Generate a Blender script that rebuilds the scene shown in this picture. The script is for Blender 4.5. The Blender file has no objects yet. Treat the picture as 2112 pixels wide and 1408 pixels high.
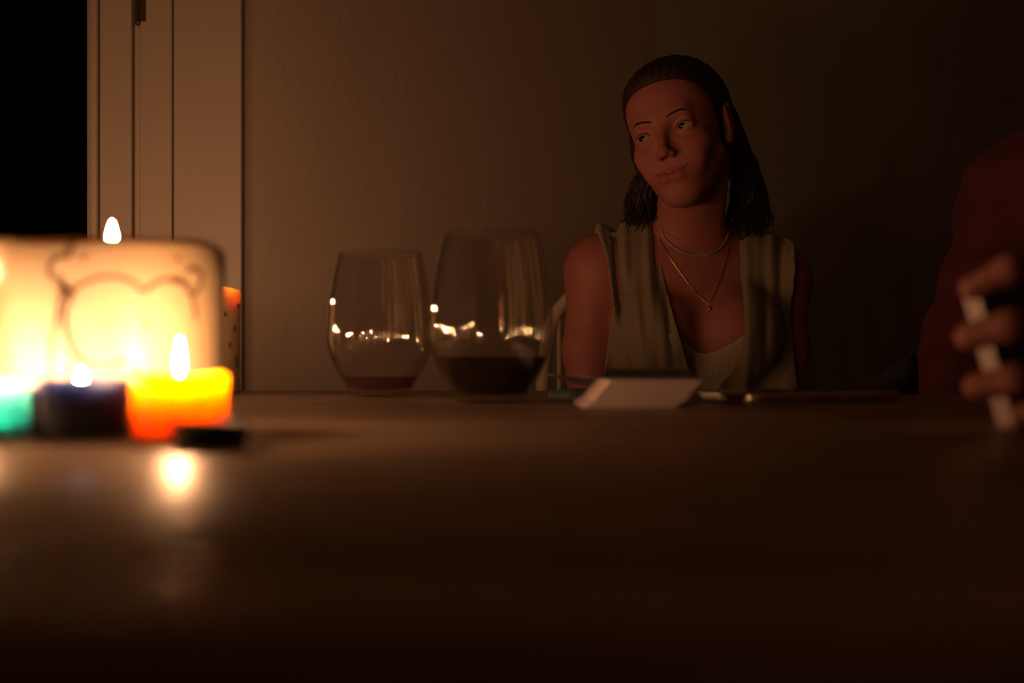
import bpy, bmesh, math, random
import numpy as np
import openvdb
from mathutils import Vector, Matrix
from mathutils.bvhtree import BVHTree

random.seed(7)
sc = bpy.context.scene
COL = sc.collection

# ------------------------------------------------------------------ camera, world, exposure
F_PX = 2053.0
CAMZ = 0.7783
TT = 0.75                                   # table top height
cam_d = bpy.data.cameras.new('camera')
cam_d.sensor_width = 36.0
cam_d.lens = 36.0 * F_PX / 2112.0
cam_d.shift_y = (750 - 704) / 2112.0
cam_d.clip_start = 0.01
cam_d.dof.use_dof = True
cam_d.dof.focus_distance = 1.42
cam_d.dof.aperture_fstop = 4.6
cam = bpy.data.objects.new('camera', cam_d)
cam.location = (0, 0, CAMZ)
cam.rotation_euler = (math.radians(90), 0, 0)
COL.objects.link(cam)
sc.camera = cam

world = bpy.data.worlds.new('world')
sc.world = world
world.use_nodes = True
world.node_tree.nodes['Background'].inputs[0].default_value = (0.004, 0.003, 0.003, 1)
world.node_tree.nodes['Background'].inputs[1].default_value = 1.0

vs = sc.view_settings
sc.display_settings.display_device = 'sRGB'
vs.view_transform = 'Standard'
vs.look = 'None'
vs.gamma = 1.0
vs.use_curve_mapping = False
vs.exposure = 0.0
sc.cycles.transparent_max_bounces = 32
sc.cycles.max_bounces = 10
sc.cycles.sample_clamp_indirect = 4.0

FLAME_COL = (1.0, 0.46, 0.205)
FLAME_L = 2600.0                            # radiance of a full candle flame

def W(px, py, d):
    """a point at distance d seen where the photograph has px, py"""
    return Vector(((px - 1056) / F_PX * d, d, CAMZ + (750 - py) / F_PX * d))

# ------------------------------------------------------------------ materials
def new_mat(name):
    m = bpy.data.materials.new(name)
    m.use_nodes = True
    return m, m.node_tree.nodes, m.node_tree.links

def pmat(name, color, rough=0.6, metal=0.0, noise=None, bump=None, spec=0.5, sss=None, coat=0.0, sheen=0.0, attr=None):
    m, N, L = new_mat(name)
    b = N['Principled BSDF']
    b.inputs['Base Color'].default_value = (*color, 1)
    b.inputs['Roughness'].default_value = rough
    b.inputs['Metallic'].default_value = metal
    b.inputs['Specular IOR Level'].default_value = spec
    b.inputs['Coat Weight'].default_value = coat
    b.inputs['Sheen Weight'].default_value = sheen
    tc = N.new('ShaderNodeTexCoord')
    if noise:
        scale, amt = noise
        n = N.new('ShaderNodeTexNoise'); n.inputs['Scale'].default_value = scale
        n.inputs['Detail'].default_value = 5
        L.new(tc.outputs['Object'], n.inputs['Vector'])
        mx = N.new('ShaderNodeMix'); mx.data_type = 'RGBA'
        mx.inputs['A'].default_value = (*[c * (1 - amt) for c in color], 1)
        mx.inputs['B'].default_value = (*[min(1, c * (1 + amt)) for c in color], 1)
        L.new(n.outputs['Fac'], mx.inputs['Factor'])
        L.new(mx.outputs['Result'], b.inputs['Base Color'])
    if attr:
        a = N.new('ShaderNodeVertexColor'); a.layer_name = attr
        L.new(a.outputs['Color'], b.inputs['Base Color'])
    if bump:
        scale, st, dist = bump
        n = N.new('ShaderNodeTexNoise'); n.inputs['Scale'].default_value = scale
        n.inputs['Detail'].default_value = 6
        L.new(tc.outputs['Object'], n.inputs['Vector'])
        bp = N.new('ShaderNodeBump'); bp.inputs['Strength'].default_value = st
        bp.inputs['Distance'].default_value = dist
        L.new(n.outputs['Fac'], bp.inputs['Height'])
        L.new(bp.outputs['Normal'], b.inputs['Normal'])
    if sss:
        w, radius, scale = sss
        b.inputs['Subsurface Weight'].default_value = w
        b.inputs['Subsurface Radius'].default_value = radius
        b.inputs['Subsurface Scale'].default_value = scale
    return m

def thin_glass(name, tint=(0.99, 0.985, 0.98), base=0.11):
    """clear glass wall: straight transmission plus a Schlick reflection on each surface"""
    m, N, L = new_mat(name)
    out = N['Material Output']; N.remove(N['Principled BSDF'])
    tr = N.new('ShaderNodeBsdfTransparent'); tr.inputs[0].default_value = (*tint, 1)
    gl = N.new('ShaderNodeBsdfGlossy'); gl.inputs['Roughness'].default_value = 0.01
    lw = N.new('ShaderNodeLayerWeight'); lw.inputs['Blend'].default_value = 0.5
    p = N.new('ShaderNodeMath'); p.operation = 'POWER'; p.inputs[1].default_value = 4.0
    ma = N.new('ShaderNodeMath'); ma.operation = 'MULTIPLY_ADD'
    ma.inputs[1].default_value = 0.9; ma.inputs[2].default_value = base
    L.new(lw.outputs['Facing'], p.inputs[0]); L.new(p.outputs[0], ma.inputs[0])
    mx = N.new('ShaderNodeMixShader')
    L.new(ma.outputs[0], mx.inputs[0]); L.new(tr.outputs[0], mx.inputs[1]); L.new(gl.outputs[0], mx.inputs[2])
    L.new(mx.outputs[0], out.inputs['Surface'])
    return m

def emis(name, color, strength):
    m, N, L = new_mat(name)
    out = N['Material Output']; N.remove(N['Principled BSDF'])
    e = N.new('ShaderNodeEmission'); e.inputs[0].default_value = (*color, 1); e.inputs[1].default_value = strength
    L.new(e.outputs[0], out.inputs['Surface'])
    return m

def wood_mat(name, c1, c2, rough, scale=1.0, bump=0.1):
    m, N, L = new_mat(name)
    b = N['Principled BSDF']
    tc = N.new('ShaderNodeTexCoord'); mp = N.new('ShaderNodeMapping')
    mp.inputs['Scale'].default_value = (1.6 * scale, 14 * scale, 8 * scale)
    n = N.new('ShaderNodeTexNoise'); n.inputs['Scale'].default_value = 3.0; n.inputs['Detail'].default_value = 7
    n.inputs['Distortion'].default_value = 0.6
    L.new(tc.outputs['Object'], mp.inputs[0]); L.new(mp.outputs[0], n.inputs['Vector'])
    cr = N.new('ShaderNodeValToRGB')
    cr.color_ramp.elements[0].position = 0.3; cr.color_ramp.elements[0].color = (*c1, 1)
    cr.color_ramp.elements[1].position = 0.75; cr.color_ramp.elements[1].color = (*c2, 1)
    L.new(n.outputs['Fac'], cr.inputs[0]); L.new(cr.outputs[0], b.inputs['Base Color'])
    # worn varnish: gloss comes and goes in broad patches
    n2 = N.new('ShaderNodeTexNoise'); n2.inputs['Scale'].default_value = 9.0; n2.inputs['Detail'].default_value = 3
    L.new(tc.outputs['Object'], n2.inputs['Vector'])
    mr = N.new('ShaderNodeMapRange'); mr.inputs['From Min'].default_value = 0.35; mr.inputs['From Max'].default_value = 0.7
    mr.inputs['To Min'].default_value = rough - 0.04; mr.inputs['To Max'].default_value = rough + 0.12
    L.new(n2.outputs['Fac'], mr.inputs['Value']); L.new(mr.outputs[0], b.inputs['Roughness'])
    bp = N.new('ShaderNodeBump'); bp.inputs['Strength'].default_value = bump; bp.inputs['Distance'].default_value = 0.001
    L.new(n.outputs['Fac'], bp.inputs['Height'])
    n3 = N.new('ShaderNodeTexNoise'); n3.inputs['Scale'].default_value = 16.0; n3.inputs['Detail'].default_value = 1
    L.new(tc.outputs['Object'], n3.inputs['Vector'])
    bp2 = N.new('ShaderNodeBump'); bp2.inputs['Strength'].default_value = 0.35; bp2.inputs['Distance'].default_value = 0.0015
    L.new(n3.outputs['Fac'], bp2.inputs['Height']); L.new(bp.outputs['Normal'], bp2.inputs['Normal'])
    L.new(bp2.outputs['Normal'], b.inputs['Normal'])
    b.inputs['Specular IOR Level'].default_value = 0.04
    return m

M = {}
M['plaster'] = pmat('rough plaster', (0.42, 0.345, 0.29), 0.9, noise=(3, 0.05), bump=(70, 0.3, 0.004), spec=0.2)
M['plaster_olive_shade'] = pmat('olive plaster darkened for shade', (0.31, 0.30, 0.24), 0.9, noise=(3, 0.05), bump=(70, 0.5, 0.004), spec=0.2)  # olive tint, also darkened in place of the shade on the right wall
M['trim'] = pmat('painted trim', (0.37, 0.32, 0.265), 0.5, noise=(5, 0.04), bump=(14, 0.1, 0.004))
M['dark_hall'] = pmat('hallway darkness colour', (0.02, 0.02, 0.022), 0.9)  # hallway darkness put into the colour, so candlelight barely shows there
M['ceiling'] = pmat('ceiling paint', (0.6, 0.54, 0.46), 0.9)
M['floor'] = wood_mat('floor boards', (0.05, 0.03, 0.018), (0.13, 0.08, 0.045), 0.5, 0.4)
M['table'] = wood_mat('worn varnished table wood', (0.21, 0.145, 0.10), (0.50, 0.37, 0.27), 0.34, 1.0, 0.12)
M['chair_wood'] = wood_mat('chair wood', (0.10, 0.06, 0.035), (0.2, 0.13, 0.08), 0.45)
M['rattan'] = pmat('pale rattan', (0.45, 0.38, 0.28), 0.6, noise=(60, 0.2))
M['glass'] = thin_glass('clear glass')
M['glass_base'] = thin_glass('thick glass foot', (0.93, 0.9, 0.9), 0.06)
M['wine'] = pmat('red wine', (0.005, 0.0004, 0.0004), 0.05, spec=0.2)
M['residue'] = thin_glass('thin pink wine residue', (0.62, 0.30, 0.32), 0.05)
M['wick'] = pmat('charred wick', (0.02, 0.015, 0.01), 0.9)
M['cap'] = pmat('black painted metal', (0.006, 0.006, 0.007), 0.45)
M['flame'] = emis('flame', FLAME_COL, FLAME_L)
M['flame_small'] = emis('small blue flame', (0.75, 0.75, 1.0), 200.0)
M['card'] = pmat('card stock', (0.62, 0.50, 0.48), 0.6)
M['card_back'] = pmat('green card back', (0.03, 0.07, 0.05), 0.5, noise=(400, 0.8))
M['silver'] = pmat('brushed silver metal', (0.55, 0.52, 0.45), 0.28, metal=1.0)
M['screen'] = pmat('black glass screen', (0.004, 0.004, 0.005), 0.06)
M['black_fabric'] = pmat('black fabric', (0.006, 0.006, 0.007), 0.9)
M['skin'] = pmat('skin', (0.6, 0.3, 0.2), 0.62, bump=(300, 0.1, 0.0005), sss=(0.15, (1.0, 0.3, 0.15), 0.006), attr='tone', spec=0.35)
M['hair'] = pmat('dark brown hair', (0.017, 0.007, 0.005), 0.6, spec=0.25, noise=(120, 0.5), bump=(260, 0.5, 0.001))
M['hair_dark'] = pmat('black brown hair', (0.008, 0.005, 0.004), 0.5)
M['eye_white'] = pmat('eye white', (0.26, 0.20, 0.18), 0.12)
M['iris'] = pmat('dark iris', (0.006, 0.005, 0.004), 0.15, spec=0.25)
M['dress'] = pmat('khaki woven fabric', (0.145, 0.118, 0.07), 0.85, noise=(500, 0.15), bump=(900, 0.2, 0.0005), sheen=0.2)
M['lace'] = pmat('cream lace', (0.27, 0.23, 0.17), 0.85, noise=(350, 0.5), bump=(300, 0.9, 0.002))
M['red'] = pmat('dark red knit', (0.05, 0.0025, 0.006), 0.9, bump=(400, 0.4, 0.001))
M['trousers'] = pmat('dark trousers', (0.012, 0.012, 0.016), 0.9)
M['gold'] = pmat('gold', (0.8, 0.55, 0.2), 0.25, metal=1.0)
M['blue_cord'] = pmat('grey blue beads', (0.22, 0.24, 0.32), 0.4)
M['red_cord'] = pmat('red thread', (0.5, 0.05, 0.02), 0.7)
M['ink'] = pmat('dark brown ink line', (0.07, 0.035, 0.015), 0.7)
M['hinge'] = pmat('tarnished hinge metal', (0.08, 0.06, 0.045), 0.5, metal=0.6)
def wax(name, col, rad, scale, w=1.0, noise=None):
    return pmat(name, col, 0.42, sss=(w, rad, scale), noise=noise, bump=(25, 0.15, 0.004))
M['wax_cream'] = wax('cream wax', (0.53, 0.43, 0.28), (1.0, 0.7, 0.4), 0.008)
M['wax_ivory'] = wax('ivory wax', (0.85, 0.68, 0.44), (1.0, 0.9, 0.65), 0.010)
M['wax_orange'] = wax('orange wax', (0.70, 0.205, 0.006), (1.0, 0.95, 0.05), 0.055)
M['wax_green'] = wax('green wax', (0.42, 0.76, 0.82), (0.7, 1.0, 0.95), 0.026)
M['wax_blue'] = wax('slate blue wax', (0.17, 0.23, 0.36), (0.9, 0.9, 1.0), 0.016, 1.0)

# ------------------------------------------------------------------ object helpers
def tag(o, label=None, cat=None, group=None, kind=None):
    if label: o['label'] = label
    if cat: o['category'] = cat
    if group: o['group'] = group
    if kind: o['kind'] = kind
    return o

def empty(name, loc, label, cat, group=None, rz=0):
    o = bpy.data.objects.new(name, None)
    o.empty_display_size = 0.05
    o.location = loc
    o.rotation_euler = (0, 0, rz)
    COL.objects.link(o)
    return tag(o, label, cat, group)

def link_mesh(name, me, mats, parent=None, smooth=True):
    if not isinstance(mats, (list, tuple)): mats = [mats]
    for m in mats: me.materials.append(m)
    if smooth:
        me.polygons.foreach_set('use_smooth', [True] * len(me.polygons))
    o = bpy.data.objects.new(name, me)
    COL.objects.link(o)
    if parent is not None:
        o.parent = parent                    # mesh coordinates are given in the parent's space
    return o

def from_bm(name, bm, mats, parent=None, smooth=True):
    me = bpy.data.meshes.new(name)
    bm.normal_update()
    bm.to_mesh(me); bm.free()
    return link_mesh(name, me, mats, parent, smooth)

def add_box(bm, x0, x1, y0, y1, z0, z1, bev=0.0, rot=None, mat=0):
    r = bmesh.ops.create_cube(bm, size=1.0)
    vs_ = r['verts']
    for v in vs_:
        v.co = Vector(((x0 + x1) / 2 + v.co.x * (x1 - x0), (y0 + y1) / 2 + v.co.y * (y1 - y0), (z0 + z1) / 2 + v.co.z * (z1 - z0)))
    if bev > 0:
        es = list({e for v in vs_ for e in v.link_edges})
        rb = bmesh.ops.bevel(bm, geom=es, offset=bev, segments=3, affect='EDGES', profile=0.5)
    return bm

def box_obj(name, x0, x1, y0, y1, z0, z1, mat, parent=None, bev=0.0, smooth=False):
    bm = bmesh.new(); add_box(bm, x0, x1, y0, y1, z0, z1, bev)
    return from_bm(name, bm, mat, parent, smooth)

def lathe_bm(profile, n=48, bm=None, center=(0, 0, 0), jitter=None, close=False):
    """profile: list of (r, z); r = 0 makes a pole"""
    bm = bm or bmesh.new()
    rings = []
    for i, (r, z) in enumerate(profile):
        if r <= 1e-7:
            rings.append([bm.verts.new((center[0], center[1], center[2] + z))])
        else:
            ring = []
            for k in range(n):
                a = 2 * math.pi * k / n
                rr, zz = (r, z) if jitter is None else jitter(i, a, r, z)
                ring.append(bm.verts.new((center[0] + rr * math.cos(a), center[1] + rr * math.sin(a), center[2] + zz)))
            rings.append(ring)
    prs = list(zip(rings[:-1], rings[1:]))
    if close: prs.append((rings[-1], rings[0]))
    for A, B in prs:
        if len(A) == 1 and len(B) == 1: continue
        for k in range(n):
            k2 = (k + 1) % n
            if len(A) == 1: bm.faces.new((A[0], B[k2], B[k]))
            elif len(B) == 1: bm.faces.new((A[k], A[k2], B[0]))
            else: bm.faces.new((A[k], A[k2], B[k2], B[k]))
    return bm

def tube_bm(pts, r, n=8, bm=None, taper=None, closed=False):
    bm = bm or bmesh.new()
    pts = [Vector(p) for p in pts]
    rings = []
    up = Vector((0, 0, 1))
    prev = None
    for i, p in enumerate(pts):
        if closed: t = pts[(i + 1) % len(pts)] - pts[i - 1]
        else: t = pts[min(i + 1, len(pts) - 1)] - pts[max(i - 1, 0)]
        if t.length < 1e-9: t = Vector((0, 0, 1))
        t.normalize()
        if prev is None:
            a = t.cross(up)
            if a.length < 0.1: a = t.cross(Vector((1, 0, 0)))
        else:
            a = prev - t * prev.dot(t)
            if a.length < 1e-4: a = t.cross(Vector((1, 0, 0)))
        a.normalize(); prev = a
        b = t.cross(a)
        rr = r if taper is None else r * taper(i / (len(pts) - 1))
        rings.append([bm.verts.new(p + (a * math.cos(2 * math.pi * k / n) + b * math.sin(2 * math.pi * k / n)) * rr) for k in range(n)])
    m = len(rings)
    for i in range(m if closed else m - 1):
        A, B = rings[i], rings[(i + 1) % m]
        for k in range(n):
            bm.faces.new((A[k], A[(k + 1) % n], B[(k + 1) % n], B[k]))
    if not closed:
        bm.faces.new(rings[0][::-1]); bm.faces.new(rings[-1])
    return bm

def spline(pts, n=8):
    """Catmull-Rom through pts"""
    pts = [Vector(p) for p in pts]
    P = [pts[0] * 2 - pts[1]] + pts + [pts[-1] * 2 - pts[-2]]
    out = []
    for i in range(1, len(P) - 2):
        for k in range(n):
            t = k / n
            a, b, c, d = P[i - 1], P[i], P[i + 1], P[i + 2]
            out.append(0.5 * ((2 * b) + (c - a) * t + (2 * a - 5 * b + 4 * c - d) * t * t + (3 * b - a - 3 * c + d) * t ** 3))
    out.append(pts[-1])
    return out

# ------------------------------------------------------------------ room
WH = 2.6
def wall_slab(name, a, b, thick, z0, z1, mat):
    """vertical wall whose visible face runs a -> b; thickness on the left of a->b"""
    a = Vector((*a, 0)); b = Vector((*b, 0)); d = (b - a).normalized()
    n = Vector((-d.y, d.x, 0)) * thick
    bm = bmesh.new()
    q = [a, b, b + n, a + n]
    lo = [bm.verts.new((p.x, p.y, z0)) for p in q]; hi = [bm.verts.new((p.x, p.y, z1)) for p in q]
    for k in range(4): bm.faces.new((lo[k], lo[(k + 1) % 4], hi[(k + 1) % 4], hi[k]))
    bm.faces.new(lo[::-1]); bm.faces.new(hi)
    bmesh.ops.recalc_face_normals(bm, faces=bm.faces)
    return tag(from_bm(name, bm, mat, smooth=False), kind='structure')

D0 = 1.55
def X0(px, d=D0): return (px - 1056) / F_PX * d
CORNER = (X0(1355, 2.3), 2.3)
JX = X0(498)
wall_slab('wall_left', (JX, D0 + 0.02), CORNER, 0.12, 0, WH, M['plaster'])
wall_slab('wall_right', CORNER, (1.75, 3.15), 0.12, 0, WH, M['plaster_olive_shade'])
wall_slab('wall_east', (1.75, 3.15), (1.75, -1.6), 0.12, 0, WH, M['plaster'])
wall_slab('wall_south', (1.75, -1.6), (-2.0, -1.6), 0.12, 0, WH, M['plaster'])
wall_slab('wall_west', (-2.0, -1.6), (-2.0, 1.6), 0.12, 0, WH, M['plaster'])
# wall beside the doorway (left of the opening), pier and casing on its right
wall_slab('wall_doorway', (-2.0, D0 + 0.03), (-1.45, D0 + 0.03), 0.10, 0, WH, M['plaster'])
tag(box_obj('wall_lintel', -1.45, X0(170) + 0.01, D0 + 0.03, D0 + 0.13, 2.08, WH, M['plaster']), kind='structure')
tag(box_obj('wall_pier', X0(357), JX, D0, D0 + 0.14, 0, WH, M['trim'], bev=0.003), kind='structure')
tag(box_obj('trim_1', X0(290), X0(357) - 0.001, D0 - 0.004, D0 + 0.13, 0, WH, M['trim'], bev=0.002), kind='structure')
tag(box_obj('trim_2', X0(276), X0(289), D0 + 0.001, D0 + 0.13, 0, WH, M['trim'], bev=0.003), kind='structure')
tag(box_obj('trim_3', X0(208), X0(274), D0 - 0.006, D0 + 0.13, 0, WH, M['trim'], bev=0.003), kind='structure')
tag(box_obj('trim_4', X0(190), X0(206), D0 - 0.012, D0 + 0.13, 0, WH, M['trim'], bev=0.004), kind='structure')
tag(box_obj('trim_5', X0(176), X0(189), D0 + 0.004, D0 + 0.13, 0, WH, M['trim'], bev=0.003), kind='structure')
tag(box_obj('trim_6', X0(170), X0(175), D0 + 0.02, D0 + 0.13, 0, WH, M['trim'], bev=0.001), kind='structure')
h = empty('door_hinge', (X0(287), D0 - 0.006, CAMZ + (750 - 0) / F_PX * D0), 'dark metal hinge high on the pale door casing', 'hinge')
bm = lathe_bm([(0, -0.041), (0.0035, -0.041), (0.0045, -0.036), (0.004, -0.034), (0.004, 0.034), (0.0045, 0.036), (0.0035, 0.041), (0, 0.041)], 12)
from_bm('pin', bm, M['hinge'], h)
box_obj('plate', 0.003, 0.012, -0.001, 0.003, -0.035, 0.035, M['hinge'], h)
# the unlit hallway behind the opening
wall_slab('wall_hallway_left', (-1.5, D0 + 0.13), (-2.9, 5.5), 0.1, 0, WH, M['dark_hall'])
wall_slab('wall_hallway_back', (-2.9, 5.5), (-0.6, 5.5), 0.1, 0, WH, M['dark_hall'])
wall_slab('wall_hallway_right', (-0.64, 5.5), (-0.64, D0 + 0.15), 0.1, 0, WH, M['dark_hall'])
tag(box_obj('floor', -3.2, 2.0, -1.8, 5.7, -0.1, 0.0, M['floor']), kind='structure')
tag(box_obj('ceiling_hallway', -3.0, -0.6, D0 + .16, 5.5, 2.3, 2.34, M['dark_hall']), kind='structure')  # dark slab added under the ceiling to keep the hallway black
tag(box_obj('ceiling', -3.2, 2.0, -1.8, 5.7, WH, WH + 0.1, M['ceiling']), kind='structure')

# ------------------------------------------------------------------ table
TX0, TX1, TY0, TY1 = -1.15, 0.40, 0.108, 1.06
tab = empty('dining_table', (-0.375, 0.58, 0), 'long worn varnished wooden dining table holding the candles and glasses', 'table')
def rel(o_par, *a): return a
ox, oy = -0.375, 0.58
box_obj('tabletop', TX0 - ox, TX1 - ox, TY0 - oy, TY1 - oy, TT - 0.032, TT, M['table'], tab, bev=0.004, smooth=True)
for (ax, ay) in ((TX0 + .09, TY0 + .09), (TX1 - .09, TY0 + .09), (TX0 + .09, TY1 - .09), (TX1 - .09, TY1 - .09)):
    box_obj('leg', ax - ox - .032, ax - ox + .032, ay - oy - .032, ay - oy + .032, 0, TT - 0.032, M['table'], tab, bev=0.004)
for (a, b, c, d) in ((TX0 + .12, TX1 - .12, TY0 + .075, TY0 + .095), (TX0 + .12, TX1 - .12, TY1 - .095, TY1 - .075),
                     (TX0 + .075, TX0 + .095, TY0 + .12, TY1 - .12), (TX1 - .095, TX1 - .075, TY0 + .12, TY1 - .12)):
    box_obj('apron', a - ox, b - ox, c - oy, d - oy, TT - 0.10, TT - 0.032, M['table'], tab)

# ------------------------------------------------------------------ candles
def flame(parent, z, height=0.018, r=0.0036, mat='flame', lean=0.0):
    prof = [(0, 0), (r * .55, height * .06), (r * .9, height * .18), (r, height * .3), (r * .88, height * .47),
            (r * .6, height * .66), (r * .3, height * .84), (0, height)]
    bm = lathe_bm([(a, b + z) for a, b in prof], 12)
    for v in bm.verts: v.co.x += lean * max(0, v.co.z - z)
    return from_bm('flame', bm, M[mat], parent)

def wick(parent, z0, z1, lean=0.1):
    n = 5
    return from_bm('wick', tube_bm([(lean * .01 * (k / n) ** 2, 0, z0 + (z1 - z0) * k / n) for k in range(n + 1)], 0.0006, 6), M['wick'], parent)

def candle(name, loc, r, hgt, mat, label, group=None, well=0.004, fl=None, rim_jit=0.0, dip=0.0, seed=0, rnd=0.0015, bead=0.0):
    o = empty(name, (loc[0], loc[1], TT), label, 'candle', group)
    rg = random.Random(seed)
    ph = [rg.uniform(0, 6.28) for _ in range(4)]
    def wob(a): return (math.sin(2 * a + ph[0]) + .6 * math.sin(3 * a + ph[1]) + .5 * math.sin(5 * a + ph[2])) / 2.1
    prof = [(0, 0.0), (r - .001, 0.0), (r, 0.001)] + [(r, hgt * t) for t in (0.2, 0.4, 0.6, 0.8)] + \
           [(r, hgt - rnd), (r - rnd * .3, hgt - rnd * .3), (r - rnd, hgt), (r * .86, hgt), (r * .72, hgt - well * .55), (r * .5, hgt - well), (r * .2, hgt - well), (0, hgt - well)]
    n_body = 7
    def jit(i, a, rr, zz):
        if i >= n_body:
            k = 1.0 if i < 12 else 0.3
            zz += rim_jit * wob(a) * k
            if dip and i < 13: zz -= dip * max(0, math.cos(a + math.pi / 2)) ** 3       # low lip on the camera side
        return rr + bead * math.sin(3 * a + zz * 90), zz
    from_bm('wax_body', lathe_bm(prof, 72, jitter=jit), M[mat], o)
    if fl:
        wick(o, hgt - well - 0.001, hgt - well + 0.006)
        flame(o, hgt - well + 0.0035 + fl.get('up', 0), fl.get('h', .018), fl.get('r', .0036), fl.get('mat', 'flame'), fl.get('lean', 0))
    return o

PC = (-0.188, 0.468); PR = 0.0512; PH = 0.0835
pillar = candle('pillar_candle', PC, PR, PH, 'wax_cream', 'large lit cream pillar candle with a line drawing on its side', None,
                well=0.0085, fl=dict(h=.0165, r=0.0025), rim_jit=0.0018, dip=0.001, seed=3, rnd=0.004)
# line drawing on the pillar
def on_pillar(px, py, off=0.0002):
    k = (px - 1056) / F_PX
    # |(k d - cx, d - cy)| = R
    a = k * k + 1; b = -2 * (k * PC[0] + PC[1]); R = PR + off
    c = PC[0] ** 2 + PC[1] ** 2 - R * R
    disc = max(0.0, b * b - 4 * a * c)
    d = (-b - math.sqrt(disc)) / (2 * a)
    z = CAMZ + (750 - py) / F_PX * d
    return Vector((k * d - PC[0], d - PC[1], z - TT))
def Zp(x, y): return (x / 2.514, 400 + y / 2.514)
LINES = [
    ([(375, 540), (345, 580), (335, 640), (350, 740), (400, 840), (470, 880), (560, 887), (660, 860)], 1.0),
    ([(390, 490), (440, 460), (490, 442), (550, 430), (620, 434), (690, 460), (742, 512)], 0.9),
    ([(742, 512), (800, 465), (860, 445), (930, 450), (975, 500), (1005, 570), (1015, 650)], 1.0),
    ([(325, 450), (305, 580), (275, 740), (264, 850), (262, 960)], 1.0),
    ([(372, 262), (357, 318), (345, 330)], 1.1),
    ([(345, 330), (300, 325), (260, 370), (255, 420), (290, 440), (325, 450)], 0.9),
    ([(318, 480), (325, 530), (335, 490), (345, 535), (360, 500), (375, 530)], 1.8),
    ([(960, 400), (1010, 388), (1045, 425), (1035, 475), (1000, 525), (975, 490), (962, 455)], 1.0),
    ([(890, 455), (930, 450), (945, 470)], 1.6),
    ([(742, 640), (752, 680), (775, 715)], 0.6),
    ([(550, 660), (560, 672)], 1.6), ([(425, 330), (436, 340)], 1.2), ([(915, 335), (925, 345)], 1.4),
    ([(690, 905), (700, 925), (720, 915)], 1.2),
]
for pts, wgt in LINES:
    p3 = [on_pillar(*Zp(x, y)) for x, y in pts]
    if len(p3) > 2: p3 = spline(p3, 5)
    # keep every point on the wax
    q = []
    for p in p3:
        v = Vector((p.x, p.y)); v = v.normalized() * (PR + 0.0001)
        q.append((v.x, v.y, p.z))
    from_bm('drawn_line', tube_bm(q, 0.0008 * wgt, 6), M['ink'], pillar)

# second, slimmer pillar beyond it
P2 = (-0.296, 0.955); P2R = 0.0345
p2 = candle('pillar_candle', P2, P2R, 0.1, 'wax_ivory', 'slimmer cream pillar candle with dark flecks standing behind the large one', None,
            well=0.006, fl=dict(h=.016, r=0.0024), rim_jit=0.001, seed=5, rnd=0.003)
rg = random.Random(2)
for (a, z, s, l) in ((-20, .062, 1.0, .006), (-8, .084, .8, .004), (-14, .030, 1.3, .011), (-38, .075, .9, .005), (-50, .045, 1.2, .009), (-70, .066, 1, .006), (-30, .046, 1, .005)):
    ca, sa = math.cos(math.radians(a)), math.sin(math.radians(a))
    pts = [((P2R + .0002) * ca, (P2R + .0002) * sa, z + l * (k / 4 - .5)) for k in range(5)]
    from_bm('fleck', tube_bm(pts, 0.0016 * s, 6, taper=lambda t: 0.3 + 1.4 * t * (1 - t) * 2), M['ink'], p2)

TG = 'small coloured candles in a row'
DB = 0.3925; RB = 0.0183
candle('small_candle', (X0(-38, DB), DB), RB, 0.0222, 'wax_green', 'small lit green candle at the left edge of the photo', TG, well=0.004, fl=dict(h=.0095, r=0.00108, lean=-.1), seed=1)
candle('small_candle', (X0(168, DB), DB), RB, 0.0222, 'wax_blue', 'small slate blue candle with a tiny flame, between green and orange', TG, well=0.0025, fl=dict(h=.0065, r=0.0018, mat='flame_small', up=-0.0035), seed=2)
candle('small_candle', (X0(371, DB), DB), RB, 0.0245, 'wax_orange', 'small glowing orange candle beside the black bottle cap', TG, well=0.004, fl=dict(h=.0145, r=0.00137, up=-.0005), seed=4, rim_jit=.0007)
# candles further along the table to the left, seen only by their light and reflections
candle('pillar_candle', (-0.300, 0.475), 0.045, 0.070, 'wax_cream', 'cream pillar candle standing left of the drawn one, cut off by the frame', None, well=0.005, fl=dict(h=.014, r=0.00137), seed=8, rnd=.003)
candle('small_candle', (-0.275, 0.385), RB, 0.021, 'wax_cream', 'small white candle left of the green one, outside the photo', TG, well=0.003, fl=dict(h=.011, r=0.00101), seed=9)
candle('small_candle', (-0.40, 0.70), 0.022, 0.05, 'wax_cream', 'small votive candle at the far left of the table, outside the photo', TG, well=0.004, fl=dict(h=.021, r=0.00202), seed=10)
candle('pillar_candle', (-0.60, 0.85), 0.035, 0.085, 'wax_cream', 'cream candle at the far left of the table, outside the photo', None, well=0.005, fl=dict(h=.022, r=.0019), seed=11)
candle('pillar_candle', (-0.63, 1.00), 0.04, 0.10, 'wax_cream', 'tallest cream candle in the far left corner of the table, outside the photo', None, well=0.005, fl=dict(h=.023, r=.0021), seed=12)
for k_, (x_, y_) in enumerate(((-.47, .35), (-.55, .50), (-.46, .58))):
    candle('small_candle', (x_, y_), 0.019, (0.042, 0.018, 0.060)[k_], 'wax_cream', ('small white candle at the left end of the table, outside the photo', 'small white candle left of the wide cream one, outside the photo', 'small white candle before the votive, outside the photo')[k_], TG, well=0.004, fl=dict(h=.019, r=.0014), seed=20 + k_)

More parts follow.
